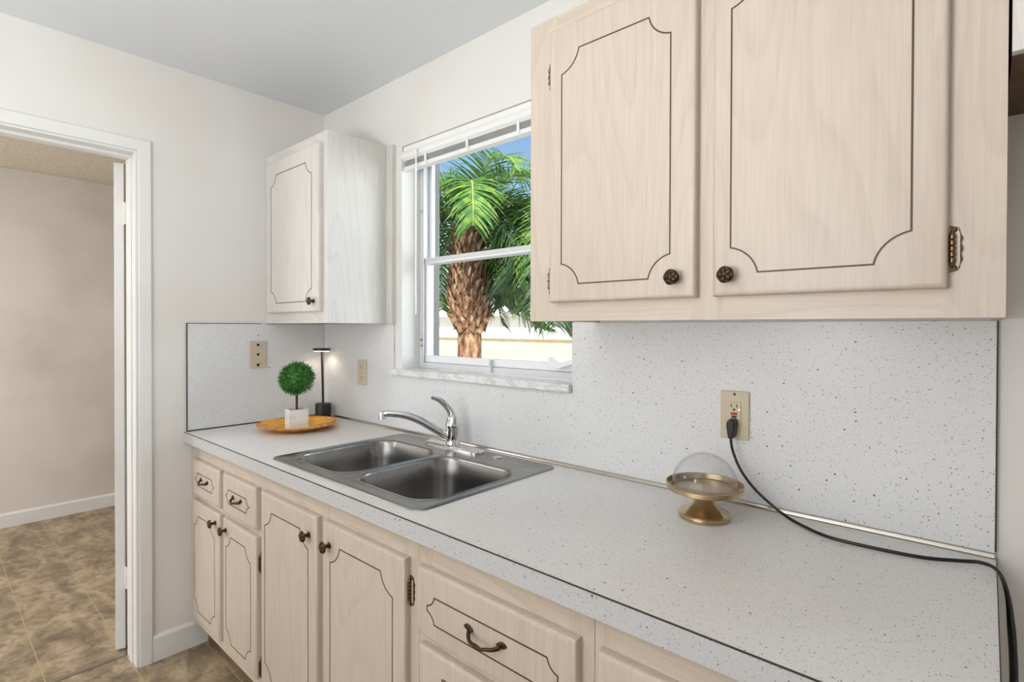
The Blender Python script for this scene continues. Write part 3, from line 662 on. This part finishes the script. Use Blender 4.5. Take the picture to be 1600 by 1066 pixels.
b = MB(); b.lathe([(.039, 1.2395), (.0405, 1.241), (.0405, 1.250), (.039, 1.2515), (.002, 1.252)], (hx, hy, 0), 40); b.build('lamp_head', MT['black'], tl, smooth=True)
b = MB(); b.lathe([(.0065, 1.2365), (.037, 1.2365), (.037, 1.2395), (.0065, 1.2395), (.0065, 1.2365)], (hx, hy, 0), 40, cap=False); b.build('diffuser', MT['glow'], tl)
for dx, dy in ((.018, 0), (-.009, .016), (-.009, -.016)):
    pl = light('table_lamp_light', 'SPOT', (hx+dx, hy+dy, 1.233), (hx+dx, hy+dy, .9), .2, (1, .84, .70)); pl.data.spot_size = math.radians(150); pl.data.spot_blend = .6; pl.data.shadow_soft_size = .015

# ------------------------------------------------------------------ wall plates
wp = thing('wall_plate', (.008, -.336, 1.167), 'beige wall plate with two screws and a centre hole on the left wall backsplash', 'wall plate')
b = MB(); b.box(.0081, .0135, -.374, -.298, 1.167, 1.289); b.build('plate', MT['pink'], wp, bevel=.003)
My = Matrix.Rotation(PI/2, 4, 'Y')
for z in (1.180, 1.272):
    b = MB(); b.lathe([(.0065, 0), (.006, .0018), (.001, .002)], (.0134, -.336, z), 16, My); b.build('screw', MT['bronze'], wp)
b = MB(); b.prism([(-.342, 1.233), (-.330, 1.233), (-.330, 1.227), (-.336, 1.220), (-.342, 1.227)], lambda y, z: (.013, y, z), lambda y, z: (.0141, y, z)); b.build('phone_jack', MT['hole'], wp)
wp = thing('wall_outlet', (.358, -.008, 1.092), 'small ivory outlet plate on the window wall between the lamp and the window', 'outlet')
b = MB(); b.box(.322, .394, -.0135, -.0081, 1.088, 1.204); b.build('plate', MT['ivory'], wp, bevel=.003)
Mx = Matrix.Rotation(PI/2, 4, 'X')
for z in (1.121, 1.171):
    b = MB(); b.lathe([(.0165, 0), (.016, .0012), (.001, .0013)], (.358, -.0133, z), 24, Mx); o = b.build('socket', MT['ivory'], wp)
    b = MB(); b.box(.350, .3525, -.0149, -.0144, z-.001, z+.007); b.box(.3635, .366, -.0149, -.0144, z-.001, z+.007); b.cyl((.358, -.0144, z-.008), (.358, -.0149, z-.008), .0024, 10); b.build('slot', MT['hole'], o)
b = MB(); b.lathe([(.003, 0), (.0025, .0012), (.0005, .0014)], (.358, -.0133, 1.146), 12, Mx); b.build('screw', MT['bronze'], wp)
go = thing('wall_outlet', (2.037, -.008, 1.074), 'ivory GFCI outlet with red and black buttons on the backsplash above the cake stand', 'outlet')
gx, z0, z1 = 2.037, 1.075, 1.196; gm = (z0+z1)/2
b = MB(); b.box(gx-.0355, gx+.0355, -.0135, -.0081, z0, z1); b.build('plate', MT['ivory'], go, bevel=.003)
b = MB(); b.box(gx-.0165, gx+.0165, -.0158, -.0133, gm-.034, gm+.034); fcx = b.build('receptacle', MT['ivory'], go, bevel=.0015)
for zz in (gm+.021, gm-.021):
    b = MB(); b.box(gx-.0078, gx-.0058, -.0164, -.0157, zz-.001, zz+.0075); b.box(gx+.0058, gx+.0078, -.0164, -.0157, zz-.002, zz+.0075); b.cyl((gx, -.0157, zz-.007), (gx, -.0164, zz-.007), .0028, 12); b.build('slot', MT['hole'], fcx)
b = MB(); b.box(gx-.008, gx+.008, -.0172, -.0157, gm+.0008, gm+.0068); tag(b.build('reset_button', MT['red'], fcx), 'red button')
b = MB(); b.box(gx-.006, gx+.006, -.0172, -.0157, gm-.0072, gm-.0012); tag(b.build('test_button', MT['rubber'], fcx), 'black button')
b = MB(); b.cyl((gx+.0125, -.0157, gm+.015), (gx+.0125, -.0166, gm+.015), .0022, 12); tag(b.build('indicator_light', MT['led'], fcx), 'lit green-yellow indicator')
for zz in (z0+.008, z1-.008): b = MB(); b.lathe([(.0035, 0), (.003, .0012), (.0005, .0014)], (gx, -.0134, zz), 14, Mx); b.build('screw', MT['bronze'], go)

# power cord
cd = thing('power_cord', (gx, -.03, gm-.03), 'black power cord plugged into the outlet, trailing along the counter over its right end', 'power cord')
b = MB(); pts = [(-.010, .012), (.010, .012), (.0115, .0), (.0085, -.020), (.006, -.032), (-.006, -.032), (-.0085, -.020), (-.0115, .0)]
b.prism(pts, lambda x, z: (gx+x, -.0165, gm-.020+z), lambda x, z: (gx+x*.92, -.043, gm-.024+z)); b.build('plug', MT['rubber'], cd, bevel=.003)
P = smoothpath([(gx, -.040, gm-.052), (2.0415, -.036, 1.0497), (2.0625, -.040, 1.0065), (2.0965, -.042, .9667), (2.140, -.046, .9355), (2.176, -.058, .9205), (2.2179, -.0876, .9182), (2.2598, -.1126, .9182), (2.3069, -.1194, .9182),
    (2.3807, -.1152, .9182), (2.4293, -.1062, .9185), (2.4748, -.085, .920), (2.505, -.078, .923), (2.527, -.105, .924), (2.5385, -.150, .905), (2.543, -.190, .865), (2.5455, -.215, .815), (2.546, -.235, .745), (2.546, -.25, .62), (2.545, -.24, .42), (2.545, -.2, .2)], 6)
n = len(P); b = MB()
b.tube(P, [.0034 if p.x < 2.51 and p.z > .9 else .0034+.0034*min(1, max(0, (.925-p.z)/.06)) for p in P], 10, flat=[.8]*n); b.build('cord', MT['rubber'], cd, smooth=True)

# ------------------------------------------------------------------ cake stand
KX, KY = 2.022, -.163
ck = thing('cake_stand', (KX, KY, ZC), 'small brass pedestal cake stand with a clear glass dome on the counter', 'cake stand')
b = MB(); b.lathe([(.055, ZC+.0004), (.0575, ZC+.002), (.0575, ZC+.0045), (.0560, ZC+.0055), (.0575, ZC+.0070), (.0570, ZC+.0100), (.0545, ZC+.0112), (.0550, ZC+.0130), (.0525, ZC+.0150),
    (.040, ZC+.022), (.028, ZC+.033), (.0195, ZC+.047), (.0165, ZC+.056), (.0175, ZC+.060), (.030, ZC+.0625), (.03, ZC+.064)], (KX, KY, 0), 48); b.build('foot', MT['stand'], ck, smooth=True)
b = MB(); zp = ZC+.062
b.lathe([(.02, zp), (.074, zp+.001), (.080, zp+.0015), (.0830, zp+.003), (.0850, zp+.0045), (.0838, zp+.0060), (.0855, zp+.0078), (.0842, zp+.0095), (.0860, zp+.0115), (.0848, zp+.0132), (.0862, zp+.0150), (.0868, zp+.0190), (.0855, zp+.0200), (.0838, zp+.0190), (.0815, zp+.0075), (.078, zp+.006)], (KX, KY, 0), 64, cap=False)
b.build('plate_rim', MT['stand'], ck, smooth=True)
b = MB(); b.lathe([(.0785, zp+.0035), (.0785, zp+.0062), (.002, zp+.0062)], (KX, KY, 0), 48); b.build('plate_top', MT['standtop'], ck, smooth=True)
gd = MB(); R1 = .0745; zc_ = zp+.0066; prof = []
for k in range(17): a = k/16*PI/2*.995; prof.append((R1*cos(a), zc_+.003+.079*sin(a)))
prof2 = [(max(.0005, r-.0022), z-.0018 if i > 2 else z) for i, (r, z) in enumerate(prof)]
gd.lathe(prof[::-1]+[(R1+.0012, zc_+.0018), (R1-.001, zc_)]+prof2, (KX, KY, 0), 56, cap=False)
o = gd.build('glass_dome', MT['dome'], None, smooth=True); recenter(o); tag(o, 'clear glass dome cover resting on the brass cake stand', 'glass dome')

# ------------------------------------------------------------------ outside
b = MB(); b.box(-70, 40, .27, 90, -.2, -.05); tag(b.build('ground', MT['lawn']), kind='structure')
nb = thing('neighbouring_house', (-9, 13, -.05), 'long cream and white neighbouring building seen through the window behind the palms', 'building')
b = MB(); b.box(-22, 0, 12, 18, -.05, 1.02); b.build('lower_wall', MT['stucco'], nb)
b = MB(); b.box(-22, 0, 12.05, 18, 1.02, 1.75); b.build('upper_wall', MT['stuccow'], nb)
b = MB(); b.box(-22.1, .1, 11.9, 18.1, .98, 1.06); b.build('ledge', MT['slat'], nb)
b = MB(); b.box(-22.3, .3, 11.7, 18.3, 1.75, 1.95); b.prism([(11.7, 1.95), (15, 2.35), (18.3, 1.95)], lambda y, z: (-22.3, y, z), lambda y, z: (.3, y, z)); b.build('roof', MT['roof'], nb)

def frond(root, base, az, el, length, droop, m, seed, leaf=.36, sp=.028, name='frond'):
    """one pinnate frond: rachis + two rows of drooping leaflets"""
    rd = random.Random(seed); pos = Vector(base); e = el; steps = 26; pts = [pos.copy()]; tw = rd.uniform(-.25, .25)
    for k in range(steps):
        h = Vector((cos(az), sin(az), 0)); pos = pos+(h*cos(e)+Vector((0, 0, 1))*sin(e))*(length/steps); e -= droop/steps*(1+.6*k/steps); az += tw/steps; pts.append(pos.copy())
    b = MB(); b.tube(pts, [.013*(1-.85*k/steps) for k in range(steps+1)], 6); ro = b.build(name, MT['rachis'] if m != 'palmd' else MT['palmd'], root, smooth=True)
    b = MB(); nl = int(length/sp)
    for i in range(nl):
        t = .12+.88*i/nl; f = t*steps; k = min(steps-1, int(f)); u = f-k; p = pts[k].lerp(pts[k+1], u); d = (pts[k+1]-pts[k]).normalized()
        sd0 = d.cross(Vector((0, 0, 1))); sd0 = sd0.normalized() if sd0.length > .05 else Vector((sin(az), -cos(az), 0)); upn = sd0.cross(d).normalized()
        for sg in (-1, 1):
            ll = leaf*(.45+.75*sin(PI*min(1, t*.85+.12)))*rd.uniform(.8, 1.1); dd = (sd0*sg*rd.uniform(.75, 1)+d*rd.uniform(.55, .85)+upn*rd.uniform(.05, .5)).normalized()
            wv = .0085*rd.uniform(.7, 1.15); q0 = p.copy(); vs = []; segs = 5; g = rd.uniform(.35, .75)
            wd = d.cross(dd).cross(dd).normalized()*1.0
            for s_ in range(segs+1):
                ww = wv*(1, 1.15, 1, .8, .5, .05)[s_]; vs += [q0-wd*ww, q0+wd*ww]
                dd = (dd+Vector((0, 0, -1))*g*(.45+.2*s_)/segs*1.5).normalized(); q0 = q0+dd*ll/segs
            b.add(vs, [(2*j, 2*j+1, 2*j+3, 2*j+2) for j in range(segs)])
    b.build('leaflets', MT[m], ro)
def palm(name, x, y, crown, trunk_r, label, fr, seed, boots=True):
    rd = random.Random(seed); r = thing(name, (x, y, -.05), label, 'palm tree')
    b = MB(); b.lathe([(trunk_r*1.3, -.05), (trunk_r, .3), (trunk_r*.95, crown-.95), (trunk_r*.9, crown-.3)], (x, y, 0), 20); b.build('trunk', MT['dead'] if not boots else MT['boots'], r, smooth=True)
    b = MB()                # old leaf bases: overlapping pointed scales
    b.lathe([(trunk_r, crown-1.0), (trunk_r*1.3, crown-.8), (trunk_r*1.35, crown-.45), (trunk_r*1.05, crown-.15), (.06, crown+.1)], (x, y, 0), 16)
    for k in range(190):
        zz = crown-.98+.95*(k/190); a = k*2.4; env = sin(PI*min(1, .12+(k/190)*.86))
        rr = trunk_r*(.95+.55*env); bw = rd.uniform(.03, .05); h = Vector((cos(a), sin(a), 0)); s_ = Vector((-sin(a), cos(a), 0)); p = Vector((x, y, zz))+h*rr
        tip = p+h*rd.uniform(.035, .08)+Vector((0, 0, rd.uniform(.07, .15)))+s_*rd.uniform(-.03, .03)
        b.add([p-s_*bw-h*.03, p+s_*bw-h*.03, p+Vector((0, 0, .06))+h*.02+s_*bw*.5, p+Vector((0, 0, .06))+h*.02-s_*bw*.5, tip, p-Vector((0, 0, .03))+h*.012], [(0, 1, 5), (1, 2, 4), (3, 0, 5), (5, 1, 2), (5, 2, 4), (5, 4, 3), (3, 4, 2), (0, 3, 2), (0, 2, 1)])
    b.build('leaf_boots', MT['boots'], r)
    for i, (az, el, ln, dr, m) in enumerate(fr): frond(r, (x+.05*cos(az), y+.05*sin(az), crown+.02*i % .12), az, el, ln, dr, m, seed*100+i)
    return r
rd = random.Random(11); fr = []
for i in range(20): fr.append((i*2.399+.4, rd.uniform(.7, 1.4), rd.uniform(1.1, 1.35), rd.uniform(1.9, 2.6), 'palm'))
for i in range(10): fr.append((i*2*PI/10+.3, rd.uniform(.1, .45), rd.uniform(1.2, 1.5), rd.uniform(1.7, 2.2), 'palmd' if i % 2 else 'palm'))
fr = [f for f in fr if not (f[1] < .95 and cos(f[0]+.76) > .72)]
fr += [(-.80, 1.30, 1.15, 2.7, 'palm'), (-2.3, .5, 1.35, 2.7, 'palm'), (-2.6, .25, 1.3, 2.3, 'palmd'), (.9, .4, 1.45, 2.7, 'palm'), (.45, .25, 1.4, 2.4, 'palmd'), (-.1, .3, 1.2, 2.5, 'palmd'), (-1.9, .8, 1.3, 2.6, 'palm')]
palm('palm_tree', -1.24, 2.2, 2.30, .122, 'leafy palm with shaggy brown trunk seen through the middle of the window', fr, 5)
rd = random.Random(23); fr = []
for i in range(13): fr.append((i*2.399+1.4, rd.uniform(.4, 1.1), rd.uniform(1.4, 1.75), rd.uniform(2.2, 3.0), 'palm'))
for i in range(6): fr.append((i*2*PI/6+2.9, rd.uniform(-.1, .3), 1.4, rd.uniform(1.5, 1.9), 'palmd'))
fr += [(3.4, .5, 1.5, 2.3, 'palm'), (3.0, .3, 1.4, 2.0, 'palm'), (3.9, .6, 1.5, 2.5, 'palm'), (4.4, .4, 1.4, 2.4, 'palm'), (3.6, .1, 1.3, 1.9, 'palmd'), (4.1, .15, 1.6, 2.6, 'palm'), (3.8, .9, 1.7, 2.7, 'palm')]
palm('palm_tree', -.42, 2.95, 2.25, .12, 'second palm whose bright fronds hang into the window from the right', fr, 7)

bpy.context.view_layer.update()
for o in bpy.data.objects:
    if '_w' in o: del o['_w']
